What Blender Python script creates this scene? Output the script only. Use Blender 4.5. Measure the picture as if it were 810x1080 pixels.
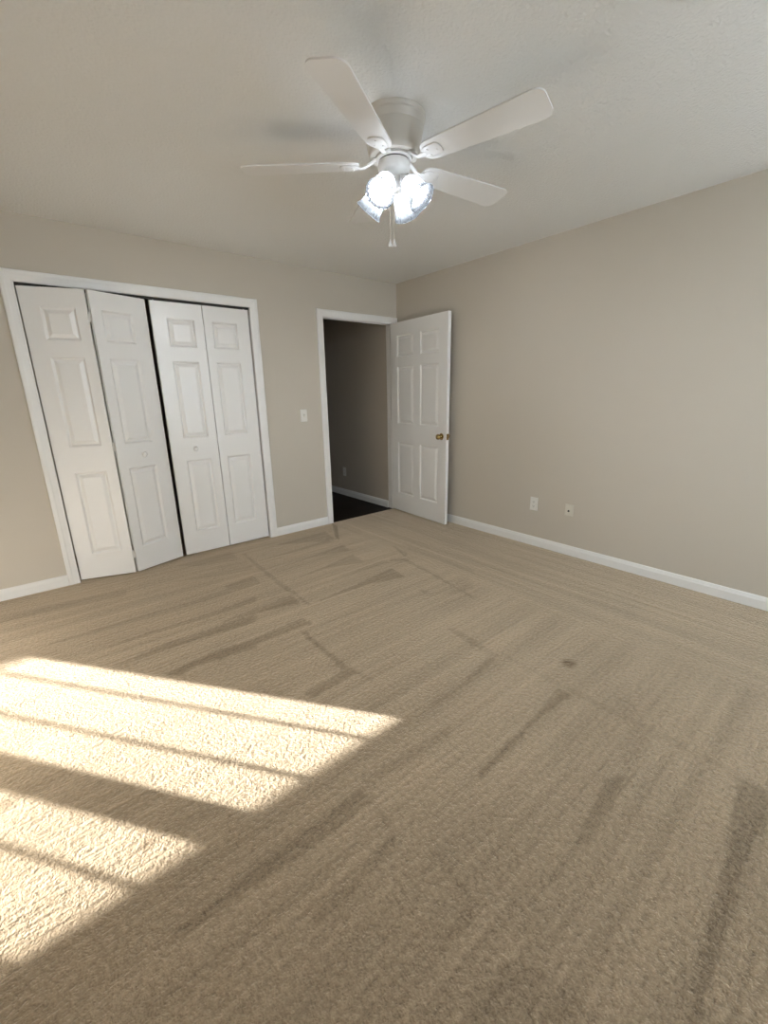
import bpy, bmesh, math, random
import numpy as np
from mathutils import Vector, Matrix

for o in list(bpy.data.objects):
    bpy.data.objects.remove(o, do_unlink=True)
SC = bpy.context.scene
COL = SC.collection
PI = math.pi

# ------------------------------------------------------------------ camera
cam = bpy.data.cameras.new('camera')
cam_ob = bpy.data.objects.new('camera', cam)
COL.objects.link(cam_ob)
FOCAL = 452.445
CP = (-3.30415, -3.76683, 1.32599)
CR = (0.771077, -0.636454, -0.019129)
CU = (0.18363, 0.193505, 0.963761)
CF = (0.609688, 0.746647, -0.266079)
cam.sensor_fit = 'VERTICAL'
cam.sensor_height = 36.0
cam.lens = FOCAL / 1080.0 * 36.0
cam.clip_start = 0.02
cam_ob.matrix_world = Matrix(((CR[0], CU[0], -CF[0], CP[0]), (CR[1], CU[1], -CF[1], CP[1]),
                              (CR[2], CU[2], -CF[2], CP[2]), (0, 0, 0, 1)))
SC.camera = cam_ob

# ------------------------------------------------------------------ light
SUN_DIR = Vector((-0.737, 1.0, -0.309))
SUN_STRENGTH = 27.0
SKY_STRENGTH = 9.8
BULB_STRENGTH = 950.0
w = bpy.data.worlds.new('sky')
SC.world = w
w.use_nodes = True
bg = w.node_tree.nodes['Background']
bg.inputs['Color'].default_value = (0.82, 0.93, 1.04, 1)
bg.inputs['Strength'].default_value = SKY_STRENGTH
sl = bpy.data.lights.new('sun', 'SUN')
sl.energy = SUN_STRENGTH
sl.angle = math.radians(0.5)
sl.color = (1.0, 0.985, 0.97)
so = bpy.data.objects.new('sun', sl)
COL.objects.link(so)
so.location = (3, -10, 4)
so.rotation_euler = SUN_DIR.to_track_quat('-Z', 'Y').to_euler()
SC.view_settings.view_transform = 'Standard'
SC.view_settings.look = 'None'
SC.view_settings.gamma = 1
SC.view_settings.use_curve_mapping = False
SC.view_settings.exposure = 0.27

# ------------------------------------------------------------------ materials
def mat(name, col, rough=0.6, metal=0.0, spec=0.4):
    m = bpy.data.materials.new(name)
    m.use_nodes = True
    b = m.node_tree.nodes['Principled BSDF']
    b.inputs['Base Color'].default_value = (*col, 1)
    b.inputs['Roughness'].default_value = rough
    b.inputs['Metallic'].default_value = metal
    b.inputs['Specular IOR Level'].default_value = spec
    return m, m.node_tree.nodes, m.node_tree.links, b

def bumped(name, col, rough, scale, dist, detail=3, spec=0.3, vary=0.0, stretch=None):
    m, N, L, b = mat(name, col, rough, 0, spec)
    tc = N.new('ShaderNodeTexCoord')
    src = tc.outputs['Object']
    if stretch:
        mp = N.new('ShaderNodeMapping')
        mp.inputs['Scale'].default_value = stretch
        L.new(src, mp.inputs['Vector'])
        src = mp.outputs['Vector']
    n = N.new('ShaderNodeTexNoise')
    n.inputs['Scale'].default_value = scale
    n.inputs['Detail'].default_value = detail
    L.new(src, n.inputs['Vector'])
    bp = N.new('ShaderNodeBump')
    bp.inputs['Distance'].default_value = dist
    bp.inputs['Strength'].default_value = 1.0
    L.new(n.outputs['Fac'], bp.inputs['Height'])
    L.new(bp.outputs['Normal'], b.inputs['Normal'])
    if vary:
        n2 = N.new('ShaderNodeTexNoise')
        n2.inputs['Scale'].default_value = 1.3
        n2.inputs['Detail'].default_value = 4
        L.new(src, n2.inputs['Vector'])
        mx = N.new('ShaderNodeMix')
        mx.data_type = 'RGBA'
        mx.inputs['A'].default_value = (*[c * (1 - vary) for c in col], 1)
        mx.inputs['B'].default_value = (*[min(1, c * (1 + vary)) for c in col], 1)
        L.new(n2.outputs['Fac'], mx.inputs['Factor'])
        L.new(mx.outputs['Result'], b.inputs['Base Color'])
    return m

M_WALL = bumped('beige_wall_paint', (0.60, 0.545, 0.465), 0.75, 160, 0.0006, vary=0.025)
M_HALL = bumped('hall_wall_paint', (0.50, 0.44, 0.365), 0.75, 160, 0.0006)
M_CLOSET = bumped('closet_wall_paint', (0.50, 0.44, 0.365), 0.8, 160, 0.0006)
M_TRIM = bumped('white_trim_paint', (0.86, 0.85, 0.825), 0.38, 60, 0.0002, spec=0.45)
M_DOOR = bumped('white_door_paint', (0.87, 0.86, 0.84), 0.30, 90, 0.00010, spec=0.5, stretch=(1, 1, 0.2))
M_FAN = bumped('white_fan_enamel', (0.80, 0.785, 0.76), 0.35, 40, 0.0001, spec=0.45)
M_HOUSING = bumped('satin_housing_enamel', (0.64, 0.60, 0.54), 0.3, 40, 0.0001, spec=0.5)
M_PLATE = bumped('ivory_plate_plastic', (0.80, 0.78, 0.73), 0.35, 40, 0.0001, spec=0.5)
M_BEIGEPLATE = bumped('beige_plate_plastic', (0.70, 0.66, 0.57), 0.4, 40, 0.0001, spec=0.4)
M_BRASS, *_ = mat('polished_brass', (0.50, 0.36, 0.15), 0.20, 1.0)
M_STEEL, *_ = mat('satin_steel', (0.55, 0.54, 0.52), 0.35, 1.0)
M_DARK, *_ = mat('dark_slot', (0.02, 0.018, 0.015), 0.6)
M_CHAIN, *_ = mat('pull_chain_metal', (0.75, 0.70, 0.62), 0.3, 0.6)

def ceiling_mat():
    m, N, L, b = mat('textured_ceiling_paint', (0.82, 0.81, 0.78), 0.9, 0, 0.2)
    tc = N.new('ShaderNodeTexCoord')
    v = N.new('ShaderNodeTexVoronoi')
    v.inputs['Scale'].default_value = 85
    v.feature = 'SMOOTH_F1'
    n = N.new('ShaderNodeTexNoise')
    n.inputs['Scale'].default_value = 80
    n.inputs['Detail'].default_value = 4
    n.inputs['Roughness'].default_value = 0.62
    L.new(tc.outputs['Object'], n.inputs['Vector'])
    L.new(tc.outputs['Object'], v.inputs['Vector'])
    ad = N.new('ShaderNodeMath')
    ad.operation = 'ADD'
    L.new(n.outputs['Fac'], ad.inputs[0])
    sm = N.new('ShaderNodeMath')
    sm.operation = 'MULTIPLY'
    sm.inputs[1].default_value = -0.6
    L.new(v.outputs['Distance'], sm.inputs[0])
    L.new(sm.outputs[0], ad.inputs[1])
    bp = N.new('ShaderNodeBump')
    bp.inputs['Distance'].default_value = 0.0048
    bp.inputs['Strength'].default_value = 0.7
    L.new(ad.outputs[0], bp.inputs['Height'])
    L.new(bp.outputs['Normal'], b.inputs['Normal'])
    return m
M_CEIL = ceiling_mat()

def carpet_mat():
    m, N, L, b = mat('tan_cut_pile_carpet', (0.42, 0.33, 0.24), 1.0, 0, 0.05)
    b.inputs['Sheen Weight'].default_value = 0.8
    b.inputs['Sheen Roughness'].default_value = 0.36
    b.inputs['Sheen Tint'].default_value = (1.0, 0.86, 0.68, 1)
    tc = N.new('ShaderNodeTexCoord')
    P = tc.outputs['Object']
    def noise(scale, detail=2, stretch=None, rough=0.5):
        src = P
        if stretch:
            mp = N.new('ShaderNodeMapping')
            mp.inputs['Scale'].default_value = stretch
            L.new(P, mp.inputs['Vector'])
            src = mp.outputs['Vector']
        t = N.new('ShaderNodeTexNoise')
        t.inputs['Scale'].default_value = scale
        t.inputs['Detail'].default_value = detail
        t.inputs['Roughness'].default_value = rough
        L.new(src, t.inputs['Vector'])
        return t.outputs['Fac']
    def math_(op, a, c):
        t = N.new('ShaderNodeMath')
        t.operation = op
        for i, q in enumerate((a, c)):
            if isinstance(q, (int, float)):
                t.inputs[i].default_value = q
            else:
                L.new(q, t.inputs[i])
        return t.outputs[0]
    def rng(v, a, c, lo, hi):
        t = N.new('ShaderNodeMapRange')
        t.inputs['From Min'].default_value = a
        t.inputs['From Max'].default_value = c
        t.inputs['To Min'].default_value = lo
        t.inputs['To Max'].default_value = hi
        L.new(v, t.inputs['Value'])
        return t.outputs['Result']
    marks = N.new('ShaderNodeAttribute')
    marks.attribute_name = 'vacuum_marks'
    zone = N.new('ShaderNodeAttribute')
    zone.attribute_name = 'stroke_zone'
    stain = N.new('ShaderNodeAttribute')
    stain.attribute_name = 'spots'
    # vacuum strokes: across the room (x) over most of it, along the right wall (y) beside that wall
    sx = noise(1.0, 3, (0.35, 11.0, 1))
    sy = noise(1.0, 3, (11.0, 0.35, 1))
    fx = noise(1.0, 2, (1.2, 62.0, 1))
    fy = noise(1.0, 2, (62.0, 1.2, 1))
    def mixf(f, a, c):
        t = N.new('ShaderNodeMix')
        t.data_type = 'FLOAT'
        L.new(f, t.inputs['Factor'])
        L.new(a, t.inputs['A'])
        L.new(c, t.inputs['B'])
        return t.outputs['Result']
    broad = mixf(zone.outputs['Fac'], sx, sy)
    fine = mixf(zone.outputs['Fac'], fx, fy)
    pile = noise(62, 3, None, 0.6)
    tuft = noise(170, 2)
    blot = noise(2.2, 4)
    f = math_('ADD', rng(broad, 0.35, 0.65, -0.08, 0.08), rng(fine, 0.3, 0.7, -0.085, 0.085))
    f = math_('ADD', f, rng(blot, 0.3, 0.7, -0.06, 0.06))
    f = math_('ADD', f, rng(pile, 0.25, 0.75, -0.27, 0.27))
    f = math_('ADD', f, rng(tuft, 0.25, 0.75, -0.16, 0.16))
    f = math_('ADD', f, math_('MULTIPLY', marks.outputs['Fac'], -0.27))
    f = math_('ADD', f, 1.0)
    vm = N.new('ShaderNodeVectorMath')
    vm.operation = 'SCALE'
    vm.inputs[0].default_value = CARPET
    L.new(f, vm.inputs['Scale'])
    L.new(math_('ADD', math_('MULTIPLY', marks.outputs['Fac'], -0.42), rng(broad, 0.35, 0.65, 0.82, 1.0)), b.inputs['Sheen Weight'])
    mx = N.new('ShaderNodeMix')
    mx.data_type = 'RGBA'
    mx.inputs['B'].default_value = (0.12, 0.07, 0.03, 1)
    L.new(stain.outputs['Fac'], mx.inputs['Factor'])
    L.new(vm.outputs['Vector'], mx.inputs['A'])
    L.new(mx.outputs['Result'], b.inputs['Base Color'])
    h = math_('ADD', math_('MULTIPLY', pile, 1.0), math_('MULTIPLY', tuft, 0.45))
    h = math_('ADD', h, math_('MULTIPLY', fine, 0.55))
    h = math_('ADD', h, math_('MULTIPLY', broad, 0.8))
    bp = N.new('ShaderNodeBump')
    bp.inputs['Distance'].default_value = 0.018
    bp.inputs['Strength'].default_value = 0.8
    L.new(h, bp.inputs['Height'])
    L.new(bp.outputs['Normal'], b.inputs['Normal'])
    return m
CARPET = (0.415, 0.317, 0.212)
M_CARPET = carpet_mat()

def wood_mat():
    m, N, L, b = mat('dark_hardwood', (0.02, 0.011, 0.007), 0.5, 0, 0.15)
    tc = N.new('ShaderNodeTexCoord')
    br = N.new('ShaderNodeTexBrick')
    br.inputs['Scale'].default_value = 1.0
    br.inputs['Brick Width'].default_value = 0.9
    br.inputs['Row Height'].default_value = 0.09
    br.inputs['Mortar Size'].default_value = 0.0015
    br.inputs['Color1'].default_value = (0.016, 0.009, 0.006, 1)
    br.inputs['Color2'].default_value = (0.010, 0.006, 0.004, 1)
    br.inputs['Mortar'].default_value = (0.004, 0.003, 0.002, 1)
    L.new(tc.outputs['Object'], br.inputs['Vector'])
    L.new(br.outputs['Color'], b.inputs['Base Color'])
    return m
M_WOOD = wood_mat()

def glass_mat(name, gloss, tint=(1, 1, 1)):
    m = bpy.data.materials.new(name)
    m.use_nodes = True
    N, L = m.node_tree.nodes, m.node_tree.links
    N.clear()
    out = N.new('ShaderNodeOutputMaterial')
    t = N.new('ShaderNodeBsdfTransparent')
    t.inputs['Color'].default_value = (*tint, 1)
    g = N.new('ShaderNodeBsdfGlossy')
    g.inputs['Roughness'].default_value = 0.02
    mx = N.new('ShaderNodeMixShader')
    mx.inputs[0].default_value = gloss
    L.new(t.outputs[0], mx.inputs[1])
    L.new(g.outputs[0], mx.inputs[2])
    L.new(mx.outputs[0], out.inputs['Surface'])
    return m
M_PANE = glass_mat('window_pane_glass', 0.06, (0.97, 0.98, 0.98))

def shade_mat():
    m = bpy.data.materials.new('frosted_ribbed_glass')
    m.use_nodes = True
    N, L = m.node_tree.nodes, m.node_tree.links
    N.clear()
    out = N.new('ShaderNodeOutputMaterial')
    tr = N.new('ShaderNodeBsdfTranslucent')
    tr.inputs['Color'].default_value = (0.0165, 0.0173, 0.0183, 1)
    tp = N.new('ShaderNodeBsdfTransparent')
    tp.inputs['Color'].default_value = (0.92, 0.95, 1.0, 1)
    gl = N.new('ShaderNodeBsdfGlossy')
    gl.inputs['Roughness'].default_value = 0.12
    m1 = N.new('ShaderNodeMixShader')
    lw = N.new('ShaderNodeLayerWeight')
    lw.inputs['Blend'].default_value = 0.35
    mr = N.new('ShaderNodeMapRange')
    mr.inputs['To Min'].default_value = 0.012
    mr.inputs['To Max'].default_value = 0.004
    L.new(lw.outputs['Facing'], mr.inputs['Value'])
    L.new(mr.outputs['Result'], m1.inputs[0])
    m2 = N.new('ShaderNodeMixShader')
    m2.inputs[0].default_value = 0.06
    df = N.new('ShaderNodeBsdfDiffuse')
    df.inputs['Color'].default_value = (0.0165, 0.0173, 0.0183, 1)
    m0 = N.new('ShaderNodeMixShader')
    m0.inputs[0].default_value = 0.5
    L.new(tr.outputs[0], m0.inputs[1])
    L.new(df.outputs[0], m0.inputs[2])
    L.new(m0.outputs[0], m1.inputs[1])
    L.new(tp.outputs[0], m1.inputs[2])
    L.new(m1.outputs[0], m2.inputs[1])
    L.new(gl.outputs[0], m2.inputs[2])
    L.new(m2.outputs[0], out.inputs['Surface'])
    return m
M_SHADE = shade_mat()
M_SHADE_IN = glass_mat('shade_inner_glass', 0.05, (0.97, 0.98, 1.0))

def emit_mat(name, col, s):
    m = bpy.data.materials.new(name)
    m.use_nodes = True
    N, L = m.node_tree.nodes, m.node_tree.links
    N.clear()
    out = N.new('ShaderNodeOutputMaterial')
    e = N.new('ShaderNodeEmission')
    e.inputs['Color'].default_value = (*col, 1)
    e.inputs['Strength'].default_value = s
    L.new(e.outputs[0], out.inputs['Surface'])
    return m
M_BULB = emit_mat('lit_bulb', (0.90, 0.95, 1.0), BULB_STRENGTH)

# ------------------------------------------------------------------ mesh helpers
def box(bm, x0, x1, y0, y1, z0, z1):
    vs = [bm.verts.new((x, y, z)) for x in (x0, x1) for y in (y0, y1) for z in (z0, z1)]
    for f in ((0, 1, 3, 2), (4, 6, 7, 5), (0, 4, 5, 1), (2, 3, 7, 6), (0, 2, 6, 4), (1, 5, 7, 3)):
        bm.faces.new([vs[i] for i in f])

def lathe(bm, prof, mtx=Matrix(), n=48, ripple=None):
    """prof: (radius, z) list, revolved about z and moved by mtx; radius 0 closes the end"""
    rings = []
    for r, z in prof:
        if r < 1e-6:
            rings.append([bm.verts.new(mtx @ Vector((0, 0, z)))])
        else:
            row = []
            for k in range(n):
                a = 2 * PI * k / n
                rr = r * (1 + (ripple(k, z) if ripple else 0))
                row.append(bm.verts.new(mtx @ Vector((rr * math.cos(a), rr * math.sin(a), z))))
            rings.append(row)
    for a, c in zip(rings, rings[1:]):
        for k in range(n):
            k2 = (k + 1) % n
            q = [a[k % len(a)], a[k2 % len(a)], c[k2 % len(c)], c[k % len(c)]]
            u = []
            for v in q:
                if v not in u:
                    u.append(v)
            if len(u) >= 3:
                bm.faces.new(u)

def tube(bm, pts, radii, n=12, flat=None):
    """round (or flattened) bar through points"""
    pts = [Vector(q) for q in pts]
    if not hasattr(radii, '__len__'):
        radii = [radii] * len(pts)
    rows = []
    for i, q in enumerate(pts):
        d = (pts[min(i + 1, len(pts) - 1)] - pts[max(i - 1, 0)]).normalized()
        up = Vector((0, 0, 1)) if abs(d.z) < 0.95 else Vector((1, 0, 0))
        s = d.cross(up).normalized()
        t = s.cross(d).normalized()
        rs, rt = radii[i], radii[i] if flat is None else flat[i]
        rows.append([bm.verts.new(q + s * rs * math.cos(2 * PI * k / n) + t * rt * math.sin(2 * PI * k / n)) for k in range(n)])
    for a, c in zip(rows, rows[1:]):
        for k in range(n):
            bm.faces.new((a[k], a[(k + 1) % n], c[(k + 1) % n], c[k]))
    bm.faces.new(rows[0][::-1])
    bm.faces.new(rows[-1])

def build(name, bm, m, parent=None, smooth=False, bevel=0.0, loc=None, rot=None, label=None):
    bmesh.ops.remove_doubles(bm, verts=bm.verts, dist=1e-6)
    bmesh.ops.recalc_face_normals(bm, faces=bm.faces)
    me = bpy.data.meshes.new(name)
    bm.to_mesh(me)
    bm.free()
    o = bpy.data.objects.new(name, me)
    COL.objects.link(o)
    me.materials.append(m)
    if smooth:
        me.polygons.foreach_set('use_smooth', [True] * len(me.polygons))
        me.set_sharp_from_angle(angle=math.radians(38))
    if bevel:
        b = o.modifiers.new('bevel', 'BEVEL')
        b.width = bevel
        b.segments = 2
        b.limit_method = 'ANGLE'
    if parent:
        o.parent = parent
    if loc is not None:
        o.location = loc
    if rot is not None:
        o.rotation_euler = rot
    if label:
        o['label'] = label
    return o

def tag(o, label=None, cat=None, group=None, kind=None):
    if label:
        o['label'] = label
    if cat:
        o['category'] = cat
    if group:
        o['group'] = group
    if kind:
        o['kind'] = kind
    return o

def thing(name, label, cat, loc=(0, 0, 0), rotz=0, group=None, kind=None):
    o = bpy.data.objects.new(name, None)
    COL.objects.link(o)
    o.empty_display_size = 0.1
    o.location = loc
    o.rotation_euler = (0, 0, rotz)
    return tag(o, label, cat, group, kind)

# ------------------------------------------------------------------ room shell
H = 2.44
XL, YR = -4.0, -5.2          # left wall and rear (window) wall faces
T = 0.115
# closet opening and doorway in the back wall (finished jamb faces)
CX0, CX1, CZ = -3.193, -1.657, 2.048
DX0, DX1, DZ = -0.937, -0.056, 2.046
J = 0.019

def wall_with_holes(name, axis, lo, hi, face, back, holes, m):
    """axis 'x': runs along x with thickness in y"""
    bm = bmesh.new()
    cuts = [lo]
    for a, c, z0, z1 in holes:
        cuts += [a, c]
    cuts.append(hi)
    def seg(a, c, z0, z1):
        if c - a < 1e-4 or z1 - z0 < 1e-4:
            return
        box(bm, a, c, min(face, back), max(face, back), z0, z1)
    for i in range(0, len(cuts), 2):
        seg(cuts[i], cuts[i + 1], 0, H)
    for a, c, z0, z1 in holes:
        seg(a, c, 0, z0)
        seg(a, c, z1, H)
    o = build(name, bm, m)
    return tag(o, kind='structure')

wall_with_holes('wall_back', 'x', XL, 0.0, 0.0, T,
                [(CX0 - J, CX1 + J, 0, CZ + J), (DX0 - J, DX1 + J, 0, DZ + J)], M_WALL)
bm = bmesh.new(); box(bm, 0, T, YR - T, T, 0, H)
tag(build('wall_right', bm, M_WALL), kind='structure')
bm = bmesh.new(); box(bm, XL - T, XL, YR - T, T, 0, H)
tag(build('wall_left', bm, M_WALL), kind='structure')
# twin window opening
WX = [(-1.880, -1.138), (-1.062, -0.320)]
WZ0, WZ1 = 0.777, 2.02
wall_with_holes('wall_rear', 'x', XL, 0.0, YR, YR - T, [(WX[0][0], WX[-1][1], WZ0, WZ1)], M_WALL)
bm = bmesh.new(); box(bm, XL - T, T, YR - T, T, H, H + 0.1)
tag(build('ceiling', bm, M_CEIL), kind='structure')

# carpet: a fine grid that records where the vacuum laid the pile over
MARKS = [
    (1, [(-0.955, -0.004), (-0.974, -0.142), (-1.212, -0.533), (-1.198, -0.446)]),
    (0.6, [(-1.727, -0.239), (-1.164, -0.211), (-1.229, -0.493), (-1.341, -0.438)]),
    (0.7, [(-2.051, -0.513), (-1.31, -0.443), (-1.242, -0.53), (-1.622, -0.524)]),
    (0.7, [(-2.019, -0.762), (-1.263, -0.665), (-1.285, -0.811), (-1.625, -0.747)]),
    (0.7, [(-2.061, -1.061), (-1.338, -0.919), (-1.357, -1.124), (-1.67, -1.019)]),
    (0.9, [(-2.072, -1.467), (-1.775, -1.436), (-1.279, -1.372), (-1.311, -1.562), (-1.587, -1.485)]),
    (0.5, [(-1.714, -1.223), (-1.23, -1.193), (-1.212, -1.274), (-1.553, -1.242)]),
    (0.6, [(-2.037, -0.23), (-2.016, -0.249), (-2.056, -1.051), (-2.063, -1.452), (-2.084, -1.48), (-2.093, -1.075), (-2.066, -0.536)]),
    (0.8, [(-2.489, -1.283), (-2.092, -1.265), (-2.114, -1.407), (-2.39, -1.344), (-2.619, -1.317)]),
    (0.9, [(-2.727, -1.631), (-2.2, -1.591), (-2.184, -1.691), (-2.48, -1.682), (-2.752, -1.703)]),
    (0.6, [(-2.398, -0.809), (-2.166, -0.77), (-2.171, -0.941), (-2.387, -0.902)]),
    (0.3, [(-2.308, -0.415), (-2.08, -0.439), (-2.073, -0.584), (-2.217, -0.584), (-2.352, -0.545)]),
    (0.8, [(-2.288, -1.732), (-2.257, -1.75), (-2.275, -1.937), (-2.257, -2.262), (-2.303, -2.206)]),
    (0.6, [(-1.168, -1.221), (-1.066, -1.285), (-1.103, -1.648), (-1.186, -2.111), (-1.215, -2.135), (-1.14, -1.678), (-1.103, -1.317), (-1.195, -1.253)]),
    (0.7, [(-0.933, -0.967), (-0.973, -1.222), (-1.048, -1.272)]),
    (0.3, [(-0.83, -0.981), (-0.814, -1.133), (-0.838, -1.829), (-0.886, -1.867), (-0.879, -1.161)]),
    (0.6, [(-1.625, -2.27), (-1.591, -2.276), (-1.612, -2.457), (-1.655, -2.492)]),
    (0.4, [(-1.394, -1.777), (-1.369, -1.799), (-1.363, -1.916), (-1.408, -1.901)]),
    (0.35, [(-1.387, -1.894), (-0.966, -1.873), (-1.079, -2.025), (-1.252, -2.002)]),
    (0.9, [(-2.545, -2.212), (-2.276, -2.195), (-2.262, -2.251), (-2.515, -2.274)]),
    (0.7, [(-2.285, -1.726), (-2.271, -1.774), (-2.261, -2.174), (-2.232, -2.364), (-2.257, -2.327), (-2.293, -2.075)]),
    (0.5, [(-1.613, -2.271), (-1.581, -2.327), (-1.619, -2.638), (-1.662, -2.6)]),
    (0.7, [(-1.941, -2.648), (-1.665, -2.598), (-1.651, -2.636), (-1.927, -2.665)]),
    (0.6, [(-2.152, -2.648), (-1.932, -2.64), (-1.927, -2.665), (-2.143, -2.669)]),
    (0.6, [(-2.249, -3.009), (-2.036, -2.99), (-2.084, -3.023), (-2.25, -3.031)]),
    (0.5, [(-2.606, -2.748), (-2.265, -2.778), (-2.149, -2.775), (-2.223, -2.825), (-2.44, -2.818), (-2.613, -2.776)]),
    (0.9, [(-2.285, -3.011), (-2.004, -2.995), (-1.629, -2.956), (-1.626, -3.024), (-1.887, -3.004), (-2.28, -3.031)]),
    (0.35, [(-1.592, -2.515), (-1.579, -2.999), (-1.565, -3.287), (-1.57, -3.671), (-1.597, -3.676), (-1.606, -3.289), (-1.617, -2.993)]),
    (0.3, [(-1.773, -3.301), (-1.594, -3.27), (-1.57, -3.356), (-1.861, -3.374), (-1.868, -3.328)]),
    (0.3, [(-1.517, -3.15), (-1.444, -3.182), (-1.538, -3.291), (-1.562, -3.215)]),
    (0.9, [(-1.953, -3.316), (-1.854, -3.37), (-2.078, -3.383), (-2.4, -3.377), (-2.554, -3.383), (-2.6, -3.375), (-2.436, -3.371), (-2.237, -3.359)]),
    (1.0, [(-1.598, -3.609), (-1.581, -3.692), (-1.725, -3.717), (-1.819, -3.707), (-2.195, -3.712), (-2.418, -3.722), (-2.435, -3.708), (-2.176, -3.676), (-1.96, -3.666)]),
    (0.5, [(-2.596, -3.441), (-2.578, -3.533), (-2.575, -3.59), (-2.804, -3.397), (-2.763, -3.362), (-2.652, -3.385)]),
    (0.3, [(-2.158, -3.576), (-2.013, -3.607), (-2.122, -3.619), (-2.262, -3.593)]),
    (0.9, [(-3.253, -2.803), (-3.041, -2.799), (-2.754, -2.79), (-2.638, -2.789), (-2.635, -2.848), (-2.89, -2.855), (-3.068, -2.836), (-3.26, -2.829)]),
    (0.8, [(-2.963, -3.005), (-2.803, -3.004), (-2.652, -2.975), (-2.649, -3.016), (-2.823, -3.031), (-2.956, -3.03)]),
    (0.6, [(-2.938, -3.271), (-2.774, -3.272), (-2.628, -3.255), (-2.588, -3.248), (-2.636, -3.287), (-2.801, -3.286), (-2.912, -3.292)]),
    (0.5, [(-2.637, -2.809), (-2.622, -2.831), (-2.635, -2.974), (-2.657, -2.972)]),
    (0.4, [(-2.604, -3.076), (-2.57, -3.105), (-2.595, -3.254), (-2.618, -3.247)]),
    (0.5, [(-3.486, -0.904), (-3.219, -0.889), (-3.001, -0.883), (-2.665, -0.899), (-2.167, -0.831), (-2.213, -0.938), (-2.685, -0.97), (-3.013, -0.95), (-3.225, -0.944)]),
    (0.6, [(-3.285, -1.171), (-2.963, -1.138), (-2.621, -1.15), (-2.288, -1.11), (-2.327, -1.199), (-2.638, -1.203), (-2.971, -1.176)]),
    (0.8, [(-3.19, -1.382), (-2.925, -1.338), (-2.393, -1.352), (-2.435, -1.449), (-2.939, -1.399)]),
    (0.9, [(-2.989, -1.642), (-2.884, -1.613), (-2.714, -1.592), (-2.514, -1.631), (-2.553, -1.721), (-2.867, -1.663), (-2.938, -1.702)]),
    (0.4, [(-3.648, -0.273), (-3.406, -0.3), (-2.953, -0.382), (-2.972, -0.499), (-3.411, -0.428), (-3.645, -0.401)]),
    (0.4, [(-2.698, -0.467), (-2.33, -0.481), (-2.077, -0.562), (-2.115, -0.651), (-2.369, -0.594)]),
    (0.4, [(-2.55, -0.151), (-2.104, -0.147), (-2.106, -0.368), (-2.398, -0.307)]),
]

SPOTS = [(-1.41, -2.894, 0.035, 0.9), (-3.247, -2.512, 0.020, 0.55), (-3.595, -2.05, 0.03, 0.4)]
def carpet():
    nx, ny = 401, 521
    xs = np.linspace(XL, 0.0, nx)
    ys = np.linspace(YR, 0.0, ny)
    X, Y = np.meshgrid(xs, ys)
    mk = np.zeros_like(X)
    for wgt, poly in MARKS:
        inside = np.zeros(X.shape, bool)
        for (x1, y1), (x2, y2) in zip(poly, poly[1:] + poly[:1]):
            if y1 == y2:
                continue
            c = ((y1 > Y) != (y2 > Y)) & (X < (x2 - x1) * (Y - y1) / (y2 - y1) + x1)
            inside ^= c
        mk = np.maximum(mk, inside * wgt)
    for _ in range(1):
        p = np.pad(mk, 1, mode='edge')
        mk = (p[1:-1, 1:-1] * 4 + p[:-2, 1:-1] + p[2:, 1:-1] + p[1:-1, :-2] + p[1:-1, 2:]) / 8
    zone = 1 / (1 + np.exp(-(X + 1.0 - 0.25 * np.clip(-Y - 2.5, 0, 9) * 0) / 0.04))
    sp = np.zeros_like(X)
    for x, y, r, s in SPOTS:
        sp = np.maximum(sp, s * np.clip(1.6 - np.hypot((X - x) , Y - y) / r * 1.2, 0, 1))
    co = np.stack([X, Y, np.zeros_like(X)], -1).reshape(-1, 3)
    idx = np.arange(nx * ny).reshape(ny, nx)
    fa = np.stack([idx[:-1, :-1], idx[:-1, 1:], idx[1:, 1:], idx[1:, :-1]], -1).reshape(-1, 4)
    verts = co.tolist()
    faces = fa.tolist()
    n = len(verts)
    # edge skirt so the floor has thickness
    verts += [(XL, YR, -0.1), (0, YR, -0.1), (0, 0, -0.1), (XL, 0, -0.1)]
    faces += [[n + 3, n + 2, n + 1, n]]
    faces += [[n, n + 1] + idx[0, ::-1].tolist(), [n + 1, n + 2] + idx[::-1, -1].tolist(),
              [n + 2, n + 3] + idx[-1, :].tolist(), [n + 3, n] + idx[:, 0].tolist()]
    me = bpy.data.meshes.new('floor')
    me.from_pydata(verts, [], faces)
    for nm, a in (('vacuum_marks', mk), ('stroke_zone', zone), ('spots', sp)):
        at = me.attributes.new(nm, 'FLOAT', 'POINT')
        at.data.foreach_set('value', np.concatenate([a.reshape(-1), np.zeros(4)]).astype(np.float32))
    me.materials.append(M_CARPET)
    o = bpy.data.objects.new('floor', me)
    COL.objects.link(o)
    return tag(o, kind='structure')
carpet()

# hallway beyond the doorway
HX1, HX0, HY = -0.062, -1.30, 2.9
bm = bmesh.new()
box(bm, HX0 - 0.1, 0.05, T, HY + 0.1, -0.112, -0.012)
box(bm, DX0 - J, DX1 + J, 0.0, T, -0.112, -0.012)
tag(build('floor_hall', bm, M_WOOD), kind='structure')
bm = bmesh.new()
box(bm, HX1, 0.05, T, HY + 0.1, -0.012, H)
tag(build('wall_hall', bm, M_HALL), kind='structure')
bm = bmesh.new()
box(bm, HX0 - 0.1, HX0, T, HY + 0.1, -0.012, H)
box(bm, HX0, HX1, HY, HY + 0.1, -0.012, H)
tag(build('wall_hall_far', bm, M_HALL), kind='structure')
bm = bmesh.new(); box(bm, HX0 - 0.1, 0.05, T, HY + 0.1, H, H + 0.1)
tag(build('ceiling_hall', bm, M_CEIL), kind='structure')
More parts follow.
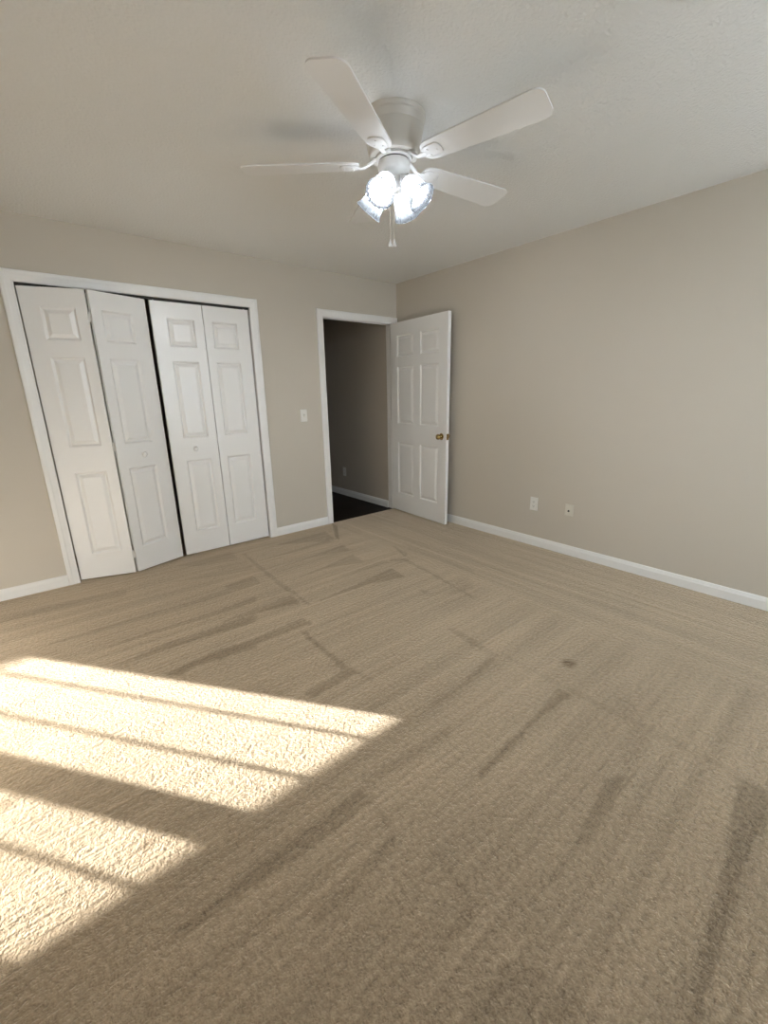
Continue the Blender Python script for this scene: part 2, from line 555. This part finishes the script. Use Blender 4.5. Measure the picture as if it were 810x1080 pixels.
# closet behind the folding doors
bm = bmesh.new()
box(bm, CX0 - 0.30, CX0 - 0.2, T, 0.80, 0, H)
box(bm, CX1 + 0.16, CX1 + 0.25, T, 0.80, 0, H)
box(bm, CX0 - 0.30, CX1 + 0.25, 0.75, 0.85, 0, H)
tag(build('wall_closet', bm, M_CLOSET), kind='structure')
bm = bmesh.new(); box(bm, CX0 - 0.30, CX1 + 0.25, 0, 0.85, -0.1, 0.0)
tag(build('floor_closet', bm, M_CARPET), kind='structure')
bm = bmesh.new(); box(bm, CX0 - 0.30, CX1 + 0.25, T, 0.85, H, H + 0.1)
tag(build('ceiling_closet', bm, M_CEIL), kind='structure')

# ------------------------------------------------------------------ baseboards, casings, jambs
BB = [(0.0, 0.0), (0.0135, 0.0), (0.0135, 0.055), (0.011, 0.062), (0.0095, 0.070), (0.006, 0.079), (0.0, 0.081)]
def baseboard(name, p0, p1, out, z=0.0, h=1.0):
    """extrude the moulded profile from p0 to p1 (xy), out = direction into the room"""
    bm = bmesh.new()
    rows = [[bm.verts.new((p[0] + out[0] * t, p[1] + out[1] * t, z + zz * h)) for t, zz in BB] for p in (p0, p1)]
    n = len(BB)
    for k in range(n):
        bm.faces.new((rows[0][k], rows[0][(k + 1) % n], rows[1][(k + 1) % n], rows[1][k]))
    bm.faces.new(rows[0]); bm.faces.new(rows[1][::-1])
    return tag(build(name, bm, M_TRIM), kind='structure')
CW = 0.070
baseboard('baseboard_back', (XL, 0), (CX0 - CW, 0), (0, -1))
baseboard('baseboard_back_middle', (CX1 + CW, 0), (DX0 - 0.066, 0), (0, -1))
baseboard('baseboard_right', (0, YR), (0, 0), (-1, 0))
baseboard('baseboard_left', (XL, YR), (XL, 0), (1, 0))
baseboard('baseboard_rear', (XL, YR), (0, YR), (0, 1))
baseboard('baseboard_hall', (HX1, T), (HX1, HY), (-1, 0), -0.012, 1.05)

CASE = [(0.0, 0.0), (0.0, 0.010), (0.006, 0.0125), (0.012, 0.0115), (0.034, 0.0145), (0.044, 0.0175),
        (0.060, 0.0175), (0.0655, 0.013), (0.066, 0.0)]
def casing(name, x0, x1, zt, wl, wr, wt, y=0.0, sgn=-1):
    bm = bmesh.new()
    rows = []
    for u, t in CASE:
        f = u / 0.066
        rows.append([bm.verts.new(q) for q in (
            (x0 - f * wl, y + sgn * t, 0), (x0 - f * wl, y + sgn * t, zt + f * wt),
            (x1 + f * wr, y + sgn * t, zt + f * wt), (x1 + f * wr, y + sgn * t, 0))])
    for a, c in zip(rows, rows[1:]):
        for k in range(3):
            bm.faces.new((a[k], a[k + 1], c[k + 1], c[k]))
    for k in range(3):
        bm.faces.new((rows[-1][k], rows[-1][k + 1], rows[0][k + 1], rows[0][k]))
    return bm
bm = casing('c', CX0, CX1, CZ, CW, CW, CW)
box(bm, CX0 - J, CX0, 0.001, T, 0, CZ); box(bm, CX1, CX1 + J, 0.001, T, 0, CZ)
box(bm, CX0 - J, CX1 + J, 0.001, T, CZ, CZ + J)
tag(build('trim_1', bm, M_TRIM), kind='structure')
bm = casing('d', DX0, DX1, DZ - 0.008, 0.066, 0.0545, 0.068)
box(bm, DX0 - J, DX0, 0.001, T, -0.012, DZ); box(bm, DX1, DX1 + J, 0.001, T, -0.012, DZ)
box(bm, DX0 - J, DX1 + J, 0.001, T, DZ, DZ + J)
box(bm, DX0, DX0 + 0.011, 0.040, 0.075, -0.012, DZ); box(bm, DX1 - 0.011, DX1, 0.040, 0.075, -0.012, DZ)
box(bm, DX0 + 0.011, DX1 - 0.011, 0.040, 0.075, DZ - 0.011, DZ)
tag(build('trim_2', bm, M_TRIM), kind='structure')
# bifold track under the closet head; dark colour paints in the gap's shade
bm = bmesh.new()
box(bm, CX0 + 0.004, CX1 - 0.004, 0.004, 0.036, CZ - 0.004, CZ - 0.0005)
box(bm, CX0 + 0.004, CX1 - 0.004, 0.004, 0.008, CZ - 0.017, CZ - 0.004)
box(bm, CX0 + 0.004, CX1 - 0.004, 0.032, 0.036, CZ - 0.017, CZ - 0.004)
tag(build('trim_3', bm, M_DARK), kind='structure')

# ------------------------------------------------------------------ panelled door leaves
def leaf_bm(wd, z0, z1, th, xcols, zrows):
    """leaf in x 0..wd, front face y=0, back y=th; moulded raised panels on both faces"""
    bm = bmesh.new()
    xs = [0] + [v for c in xcols for v in c] + [wd]
    zs = [z0] + [v for r in zrows for v in r] + [z1]
    steps = [(0.0, 0.0), (0.0015, 0.0010), (0.0115, 0.0122), (0.014, 0.0128), (0.018, 0.0128), (0.038, 0.0030), (0.041, 0.0015)]
    for side in (0, 1):
        yy = lambda d: d if side == 0 else th - d
        for i in range(len(xs) - 1):
            for j in range(len(zs) - 1):
                xa, xb, za, zb = xs[i], xs[i + 1], zs[j], zs[j + 1]
                if i % 2 == 1 and j % 2 == 1:
                    rings = [[bm.verts.new((x, yy(d), z)) for x, z in
                              ((xa + e, za + e), (xb - e, za + e), (xb - e, zb - e), (xa + e, zb - e))] for e, d in steps]
                    for a, c in zip(rings, rings[1:]):
                        for k in range(4):
                            bm.faces.new((a[k], a[(k + 1) % 4], c[(k + 1) % 4], c[k]))
                    bm.faces.new(rings[-1])
                else:
                    bm.faces.new([bm.verts.new((x, yy(0), z)) for x, z in ((xa, za), (xb, za), (xb, zb), (xa, zb))])
    for i in range(len(xs) - 1):
        for z in (z0, z1):
            bm.faces.new([bm.verts.new(q) for q in ((xs[i], 0, z), (xs[i + 1], 0, z), (xs[i + 1], th, z), (xs[i], th, z))])
    for j in range(len(zs) - 1):
        for x in (0, wd):
            bm.faces.new([bm.verts.new(q) for q in ((x, 0, zs[j]), (x, 0, zs[j + 1]), (x, th, zs[j + 1]), (x, th, zs[j]))])
    return bm

# open six-panel door, seen from its hallway face
dW = 0.885
ang = math.atan2(-0.883, -0.055)          # along the leaf, hinge -> latch
# local frame: x along the leaf, front face (y=0) = hallway face, thickness toward the wall
door = thing('door_1', 'open white six-panel door with brass knob standing near the right corner', 'door',
             (-0.0945, -0.003, 0.0), ang, kind='structure')
lf = build('door_leaf', leaf_bm(dW, 0.012, 2.040, 0.035,
                                [(0.115, 0.388), (0.490, 0.768)],
                                [(0.215, 0.802), (1.002, 1.600), (1.700, 1.913)]), M_DOOR, door)
# which side is the hallway face? front normal is -y in the leaf frame
KNOB = [(0.0, -0.0001), (0.031, -0.0001), (0.033, 0.003), (0.030, 0.007), (0.016, 0.010), (0.0115, 0.016), (0.0115, 0.026),
        (0.018, 0.030), (0.0255, 0.037), (0.0275, 0.046), (0.025, 0.055), (0.017, 0.061), (0.0, 0.063)]
for side in (0, 1):
    bm = bmesh.new()
    mtx = Matrix.Translation((0.818, 0.0 if side == 0 else 0.035, 0.905)) @ Matrix.Rotation(PI / 2 if side == 0 else -PI / 2, 4, 'X')
    lathe(bm, KNOB, mtx, 32)
    build('knob', bm, M_BRASS, door, smooth=True, label='polished brass door knob')
bm = bmesh.new()
box(bm, dW - 0.0005, dW + 0.0015, 0.005, 0.030, 0.876, 0.934)
lathe(bm, [(0.009, 0), (0.009, 0.008), (0.006, 0.011), (0.0, 0.011)],
      Matrix.Translation((dW, 0.0175, 0.905)) @ Matrix.Rotation(PI / 2, 4, 'Y'), 16)
build('latch_plate', bm, M_BRASS, door, label='brass latch plate on the door edge')
for z in (0.28, 1.03, 1.80):
    bm = bmesh.new()
    lathe(bm, [(0.0, -0.047), (0.004, -0.046), (0.0062, -0.044), (0.0062, 0.044), (0.004, 0.046), (0.0, 0.047)],
          Matrix.Translation((-0.004, 0.041, z)), 16)
    box(bm, -0.0015, 0.0, 0.006, 0.041, z - 0.044, z + 0.044)
    build('hinge', bm, M_STEEL, door, smooth=True)

# bifold closet doors
BZ0, BZ1, BT = 0.015, 2.028, 0.0265
ROWS = [(0.205, 0.822), (1.003, 1.600), (1.707, 1.912)]
def bifold(name, label, a, mid_a, mid_b, b, knob_leaf, knob_x):
    root = thing(name, label, 'closet door', (0, 0, 0), 0, kind='structure')
    for i, (s, e, cols) in enumerate(((a, mid_a, (0.104, 0.306)), (mid_b, b, (0.062, 0.270)))):
        d = Vector((e[0] - s[0], e[1] - s[1]))
        an = math.atan2(d.y, d.x)
        sc = d.length
        c = (cols[0] * sc / 0.372, cols[1] * sc / 0.372)
        l = build('leaf', leaf_bm(sc, BZ0, BZ1, BT, [c], ROWS), M_DOOR, root, loc=(s[0], s[1], 0), rot=(0, 0, an))
        if i == knob_leaf:
            bm = bmesh.new()
            lathe(bm, [(0.0, -0.0001), (0.0115, -0.0001), (0.0105, 0.006), (0.0105, 0.010), (0.0175, 0.015), (0.0195, 0.021),
                       (0.0175, 0.027), (0.010, 0.0305), (0.0, 0.0312)],
                  Matrix.Translation((knob_x, 0, 0.915)) @ Matrix.Rotation(PI / 2, 4, 'X'), 28)
            build('knob', bm, M_DOOR, l, smooth=True)
    # leaf-to-leaf hinges on the back of the fold, showing in the gap
    mx, my = (mid_a[0] + mid_b[0]) / 2, (mid_a[1] + mid_b[1]) / 2
    for z in (0.16, 0.99, 1.86):
        bm = bmesh.new()
        wgap = max(0.004, (mid_b[0] - mid_a[0]) / 2 - 0.0005)
        box(bm, mx - wgap, mx + wgap, my + 0.012, my + 0.022, z - 0.032, z + 0.032)
        lathe(bm, [(0, -0.03), (0.0035, -0.03), (0.0035, 0.03), (0, 0.03)], Matrix.Translation((mx, my + 0.010, z)), 12)
        build('hinge', bm, M_PLATE, root)
    for x, y in ((a[0] + 0.03, a[1] + 0.012), (b[0] - 0.03, b[1] + 0.014)):
        bm = bmesh.new()
        lathe(bm, [(0, BZ1 - 0.02), (0.005, BZ1 - 0.02), (0.005, CZ - 0.005), (0, CZ - 0.005)], Matrix.Translation((x, y, 0)), 12)
        build('pivot_pin', bm, M_PLATE, root)
    return root
bifold('door_2', 'left white folding closet door, pushed slightly open so its fold sticks out', (-3.1855, 0.006), (-2.840, -0.110), (-2.818, -0.110), (-2.455, 0.010), 1, 0.188)
bifold('door_3', 'right white folding closet door, closed flat beside the light switch wall', (-2.425, 0.012), (-2.0515, 0.006), (-2.0455, 0.006), (-1.668, 0.010), 0, 0.186)

# ------------------------------------------------------------------ twin double-hung windows window behind the camera
def sash(bm, x0, x1, z0, z1, y, munts, rail=0.038):
    t0, t1 = y - 0.016, y + 0.016
    box(bm, x0, x0 + 0.03, t0, t1, z0, z1); box(bm, x1 - 0.03, x1, t0, t1, z0, z1)
    box(bm, x0 + 0.03, x1 - 0.03, t0, t1, z0, z0 + rail); box(bm, x0 + 0.03, x1 - 0.03, t0, t1, z1 - rail, z1)
    for mx in munts:
        box(bm, mx - 0.0065, mx + 0.0065, y - 0.009, y + 0.009, z0 + rail, z1 - rail)
for k, (x0, x1) in enumerate(WX):
    win = thing('window_%d' % (k + 1), 'white double-hung window in the rear wall', 'window', (0, 0, 0), 0, kind='structure')
    munts = ((-1.630, -1.358), (-0.813, -0.533))[k]
    bm = bmesh.new()
    sash(bm, x0, x1, WZ0, 1.368, YR - 0.060, munts)
    build('lower_sash', bm, M_TRIM, win)
    bm = bmesh.new()
    sash(bm, x0, x1, 1.330, WZ1, YR - 0.094, munts)
    build('upper_sash', bm, M_TRIM, win)
    bm = bmesh.new(); box(bm, x0 + 0.03, x1 - 0.03, YR - 0.061, YR - 0.058, WZ0 + 0.038, 1.330)
    build('pane', bm, M_PANE, win)
    bm = bmesh.new(); box(bm, x0 + 0.03, x1 - 0.03, YR - 0.095, YR - 0.092, 1.368, WZ1 - 0.038)
    build('pane', bm, M_PANE, win)
bm = bmesh.new()
for k in (0,):
    box(bm, WX[k][1], WX[k + 1][0], YR - T, YR + 0.012, WZ0, WZ1)
box(bm, WX[0][0] - 0.08, WX[-1][1] + 0.08, YR - 0.04, YR + 0.035, WZ0 - 0.022, WZ0)
box(bm, WX[0][0] - 0.065, WX[0][0], YR, YR + 0.014, WZ0, WZ1 + 0.065)
box(bm, WX[-1][1], WX[-1][1] + 0.065, YR, YR + 0.014, WZ0, WZ1 + 0.065)
box(bm, WX[0][0], WX[-1][1], YR, YR + 0.014, WZ1, WZ1 + 0.065)
tag(build('trim_4', bm, M_TRIM), kind='structure')

# ------------------------------------------------------------------ switch and outlets
def plate(bm, w_, h_, d=0.006):
    v0 = [bm.verts.new((x * w_ / 2, 0, z * h_ / 2)) for x, z in ((-1, -1), (1, -1), (1, 1), (-1, 1))]
    v1 = [bm.verts.new((x * w_ / 2, -d * 0.5, z * h_ / 2)) for x, z in ((-1, -1), (1, -1), (1, 1), (-1, 1))]
    v2 = [bm.verts.new((x * (w_ / 2 - 0.004), -d, z * (h_ / 2 - 0.004))) for x, z in ((-1, -1), (1, -1), (1, 1), (-1, 1))]
    for a, c in ((v0, v1), (v1, v2)):
        for k in range(4):
            bm.faces.new((a[k], a[(k + 1) % 4], c[(k + 1) % 4], c[k]))
    bm.faces.new(v2); bm.faces.new(v0[::-1])
def screws(bm, zs):
    for z in zs:
        lathe(bm, [(0.0035, 0), (0.0035, 0.0012), (0.0, 0.0016)], Matrix.Translation((0, -0.006, z)) @ Matrix.Rotation(PI / 2, 4, 'X'), 12)
sw = thing('light_switch', 'white toggle light switch on the beige wall between closet and doorway', 'switch', (-1.205, 0, 1.137))
bm = bmesh.new(); plate(bm, 0.072, 0.117); screws(bm, (-0.03, 0.03))
build('plate', bm, M_PLATE, sw)
bm = bmesh.new()
box(bm, -0.0055, 0.0055, -0.0068, -0.006, -0.0125, 0.0125)
build('slot', bm, M_BEIGEPLATE, sw)
bm = bmesh.new(); box(bm, -0.0042, 0.0042, -0.010, 0.006, -0.006, 0.006)
build('toggle', bm, M_PLATE, sw, loc=(0, -0.011, 0.004), rot=(math.radians(-28), 0, 0), bevel=0.001)

def outlet(label, loc, rotz):
    t = thing('wall_outlet', label, 'outlet', loc, rotz)
    bm = bmesh.new(); plate(bm, 0.072, 0.117); screws(bm, (0.0,))
    build('plate', bm, M_PLATE, t)
    for z in (-0.0195, 0.0195):
        bm = bmesh.new()
        bmesh.ops.create_circle(bm, cap_ends=True, radius=0.0165, segments=24, matrix=Matrix.Translation((0, -0.0075, z)) @ Matrix.Rotation(PI / 2, 4, 'X') @ Matrix.Diagonal((1, 0.82, 1, 1)))
        r = bmesh.ops.extrude_face_region(bm, geom=bm.faces[:])
        bmesh.ops.translate(bm, vec=(0, 0.0025, 0), verts=[g for g in r['geom'] if isinstance(g, bmesh.types.BMVert)])
        f = build('receptacle', bm, M_PLATE, t)
        bm = bmesh.new()
        box(bm, -0.0075, -0.0052, -0.0079, -0.0060, z - 0.002, z + 0.0075)
        box(bm, 0.0052, 0.0075, -0.0079, -0.0060, z - 0.002, z + 0.0075)
        lathe(bm, [(0.0026, 0.0060), (0.0026, 0.0079), (0, 0.0079)], Matrix.Translation((0, 0, z - 0.008)) @ Matrix.Rotation(PI / 2, 4, 'X'), 12)
        build('slots', bm, M_DARK, f)
    return t
outlet('white duplex power outlet low on the bare right wall', (0, -1.792, 0.374), -PI / 2)
outlet('dim outlet plate low on the wall inside the dark hallway', (HX1, 1.03, 0.315), -PI / 2)
cj = thing('cable_jack', 'beige cable jack plate with one dark socket, low on the right wall', 'wall plate', (0, -2.112, 0.381), -PI / 2)
bm = bmesh.new(); plate(bm, 0.070, 0.098); screws(bm, (-0.036, 0.036))
build('plate', bm, M_BEIGEPLATE, cj)
bm = bmesh.new()
lathe(bm, [(0.0075, 0.005), (0.0075, 0.008), (0.0048, 0.008), (0.0048, 0.015), (0.0, 0.015)],
      Matrix.Translation((-0.002, 0, -0.008)) @ Matrix.Rotation(PI / 2, 4, 'X'), 20)
build('socket', bm, M_DARK, cj, label='dark round cable socket')

# ------------------------------------------------------------------ ceiling fan
FX, FY, FZ = -1.871, -2.127, 2.274
fan = thing('ceiling_fan', 'white five-blade ceiling fan with four lit glass shades, mounted flush to the ceiling', 'ceiling fan', (FX, FY, H))
def up(z):
    return z - H
bm = bmesh.new()
lathe(bm, [(0, up(H)), (0.134, up(H)), (0.134, up(2.432)), (0.130, up(2.426)), (0.131, up(2.418)), (0.127, up(2.412)), (0.127, up(2.402)),
           (0.123, up(2.395)), (0.124, up(2.390)), (0.121, up(2.376)), (0.116, up(2.345)), (0.111, up(2.318)), (0.108, up(2.304)), (0.102, up(2.298)), (0.080, up(2.298)), (0.078, up(2.304)), (0.0, up(2.304))], n=72)
build('motor_housing', bm, M_HOUSING, fan, smooth=True)
bm = bmesh.new()
lathe(bm, [(0, up(2.305)), (0.072, up(2.305)), (0.074, up(2.302)), (0.076, up(2.298)), (0.076, up(2.290)), (0.072, up(2.286)), (0, up(2.286))], n=60)
build('rotor_hub', bm, M_FAN, fan, smooth=True)
bm = bmesh.new()
lathe(bm, [(0, up(2.2865)), (0.0635, up(2.2865)), (0.0635, up(2.281)), (0, up(2.281))], n=60)  # solid ring whose dark colour stands in for shade between hub and housing
build('gap_shade_ring', bm, M_DARK, fan, label='ring painted dark for the shaded gap under the hub')
bm = bmesh.new()
lathe(bm, [(0, up(2.2815)), (0.066, up(2.2815)), (0.067, up(2.278)), (0.066, up(2.252)), (0.060, up(2.243)), (0.046, up(2.236)), (0.036, up(2.226)),
           (0.034, up(2.195)), (0.026, up(2.186)), (0.012, up(2.182)), (0.008, up(2.174)), (0.0, up(2.172))], n=60)
build('switch_housing', bm, M_FAN, fan, smooth=True)

PITCH = math.radians(-10.0)
R0, R1 = 0.150, 0.657
def blade_bm():
    bm = bmesh.new()
    L_ = R1 - R0
    top = []
    def half(x):
        # half-width along the blade, with a rounded root and rounded tip corners
        wv = 0.052 + 0.022 * (x / L_)
        rr = 0.040
        if x < rr:
            wv = wv - 0.030 + 0.030 * math.sqrt(max(0, 1 - ((rr - x) / rr) ** 2))
        rt = 0.045
        if x > L_ - rt:
            q = (x - (L_ - rt)) / rt
            wv = wv - 0.040 + 0.040 * math.sqrt(max(0, 1 - q ** 2))
        return wv
    xs = [0, 0.002, 0.006, 0.012, 0.02, 0.03, 0.04] + list(np.linspace(0.06, L_ - 0.05, 14)) + \
         [L_ - 0.045 + 0.045 * math.sin(a) for a in np.linspace(0, PI / 2, 12)]
    out = [(R0 + x, half(x)) for x in xs]
    # slight crown at the very tip
    ring = [(x, wv) for x, wv in out] + [(x, -wv) for x, wv in reversed(out)]
    lo = [bm.verts.new((x, y, -0.003)) for x, y in ring]
    hi = [bm.verts.new((x, y, 0.003)) for x, y in ring]
    n = len(ring)
    for k in range(n):
        bm.faces.new((lo[k], lo[(k + 1) % n], hi[(k + 1) % n], hi[k]))
    m_ = n // 2
    for k in range(m_ - 1):
        for V in (lo, hi):
            bm.faces.new((V[k], V[k + 1], V[n - 2 - k], V[n - 1 - k]))
    bmesh.ops.rotate(bm, cent=(0, 0, 0), matrix=Matrix.Rotation(PITCH, 3, 'X'), verts=bm.verts)
    return bm
def iron_bm():
    """curved arm from the hub out to a rounded plate under the blade root"""
    bm = bmesh.new()
    z = 0.0
    tube(bm, [(0.055, 0, 0.022), (0.085, 0, 0.020), (0.105, 0, 0.006), (0.125, 0, -0.006), (0.145, 0, -0.0085), (0.165, 0, -0.0075)],
         [0.013, 0.012, 0.010, 0.010, 0.012, 0.016], 14, [0.006, 0.006, 0.0055, 0.005, 0.004, 0.003])
    pts = [(0.152, 0.018), (0.164, 0.030), (0.189, 0.034), (0.214, 0.035), (0.224, 0.032), (0.232, 0.022), (0.236, 0.0)]
    ring = pts + [(x, -y) for x, y in reversed(pts[:-1])]
    a = [bm.verts.new((x, y, -0.0031)) for x, y in ring]
    c = [bm.verts.new((x, y, -0.0075)) for x, y in ring]
    cx = sum(x for x, _ in ring) / len(ring)
    d = [bm.verts.new((cx + (x - cx) * 0.82, y * 0.82, -0.0095)) for x, y in ring]
    for p_, q_ in ((a, c), (c, d)):
        for k in range(len(ring)):
            k2 = (k + 1) % len(ring)
            bm.faces.new((p_[k], p_[k2], q_[k2], q_[k]))
    bm.faces.new(a[::-1]); bm.faces.new(d)
    bmesh.ops.rotate(bm, cent=(0, 0, 0), matrix=Matrix.Rotation(PITCH, 3, 'X'), verts=[v for v in bm.verts if v.co.x > 0.135])
    for x, y in ((0.179, 0.018), (0.179, -0.018), (0.216, 0.0)):
        lathe(bm, [(0.0045, 0.0), (0.004, 0.002), (0.0, 0.0025)],
              Matrix.Rotation(PITCH, 4, 'X') @ Matrix.Translation((x, y, -0.0094)) @ Matrix.Rotation(PI, 4, 'X'), 10)
    return bm
b0 = build('blade', blade_bm(), M_FAN, fan, loc=(0, 0, up(FZ)), smooth=True, bevel=0.0015)
i0 = build('blade_iron', iron_bm(), M_FAN, b0, smooth=True)
PH = math.radians(210.36)
for k in range(5):
    if k == 0:
        b = b0
    else:
        b = b0.copy(); COL.objects.link(b)
        ic = i0.copy(); COL.objects.link(ic); ic.parent = b
    b.rotation_euler = (0, 0, PH + k * 2 * PI / 5)

def rib(k, z):
    return 0.014 * math.cos(k * 2 * PI / 6) * min(1.0, z / 0.02)
sh_out = [(0.024, 0.0), (0.026, 0.006), (0.034, 0.016), (0.042, 0.030), (0.046, 0.048), (0.0475, 0.066), (0.049, 0.082), (0.0515, 0.096), (0.0565, 0.107), (0.0605, 0.1125), (0.0618, 0.1155)]
sh_in = [(r - 0.003, z) for r, z in reversed(sh_out)]
TILT = math.atan2(0.135 - 0.052, 2.205 - 2.120)
def shade_parts():
    bm = bmesh.new()
    lathe(bm, sh_out + [(0.0610, 0.1180), (0.0592, 0.1180)] + sh_in, n=108, ripple=rib)
    s = build('lamp_shade', bm, M_SHADE, fan, smooth=True)
    s.data.materials.append(M_SHADE_IN)
    for p in s.data.polygons:
        # the clear inner wall of the glass; the frosting is on the outer wall
        c = p.center
        r_mid = np.interp(c.z, [q[1] for q in sh_out], [q[0] - 0.0015 for q in sh_out])
        if math.hypot(c.x, c.y) < r_mid:
            p.material_index = 1
    bm = bmesh.new()
    lathe(bm, [(0, -0.030), (0.011, -0.030), (0.013, -0.012), (0.026, -0.006), (0.0275, 0.0), (0.0275, 0.010), (0.024, 0.010), (0.020, 0.004), (0.0, 0.004)], n=36)
    f = build('lamp_holder', bm, M_FAN, s, smooth=True)
    bm = bmesh.new()
    lathe(bm, [(0.0, 0.005), (0.010, 0.005), (0.0105, 0.030), (0.014, 0.042), (0.0195, 0.054), (0.022, 0.068), (0.020, 0.081), (0.013, 0.090), (0.0, 0.094)], n=32)
    b = build('bulb', bm, M_BULB, s, smooth=True)
    return s, f, b
s0, f0, l0 = shade_parts()
for k in range(4):
    if k == 0:
        s = s0
    else:
        s = s0.copy(); COL.objects.link(s)
        for q in (f0, l0):
            c = q.copy(); COL.objects.link(c); c.parent = s
    az = math.radians(201.6 + 90 * k)
    s.location = (0.052 * math.cos(az), 0.052 * math.sin(az), up(2.205))
    ax = Vector((math.sin(TILT) * math.cos(az), math.sin(TILT) * math.sin(az), -math.cos(TILT)))
    s.rotation_euler = ax.to_track_quat('Z', 'Y').to_euler()

# pull chains
for k, (dx, dy, zb) in enumerate(((-0.0305, -0.005, 1.960), (-0.0166, -0.0164, 1.960))):
    bm = bmesh.new()
    z = 2.200
    while z > zb + 0.022:
        lathe(bm, [(0.0, 0.0022), (0.0016, 0.0012), (0.0020, 0.0), (0.0016, -0.0012), (0.0, -0.0022)], Matrix.Translation((dx, dy, up(z))), 8)
        z -= 0.0042
    ch = build('pull_chain', bm, M_CHAIN, fan, smooth=True)
    bm = bmesh.new()
    lathe(bm, [(0.0, 0.032), (0.0025, 0.031), (0.003, 0.025), (0.0065, 0.014), (0.0092, 0.006), (0.0092, 0.002), (0.0065, 0.0), (0.0, 0.0)],
          Matrix.Translation((dx, dy, up(zb - 0.008))), 20)
    build('pendant', bm, M_FAN, ch, smooth=True, label='white plastic pull knob')
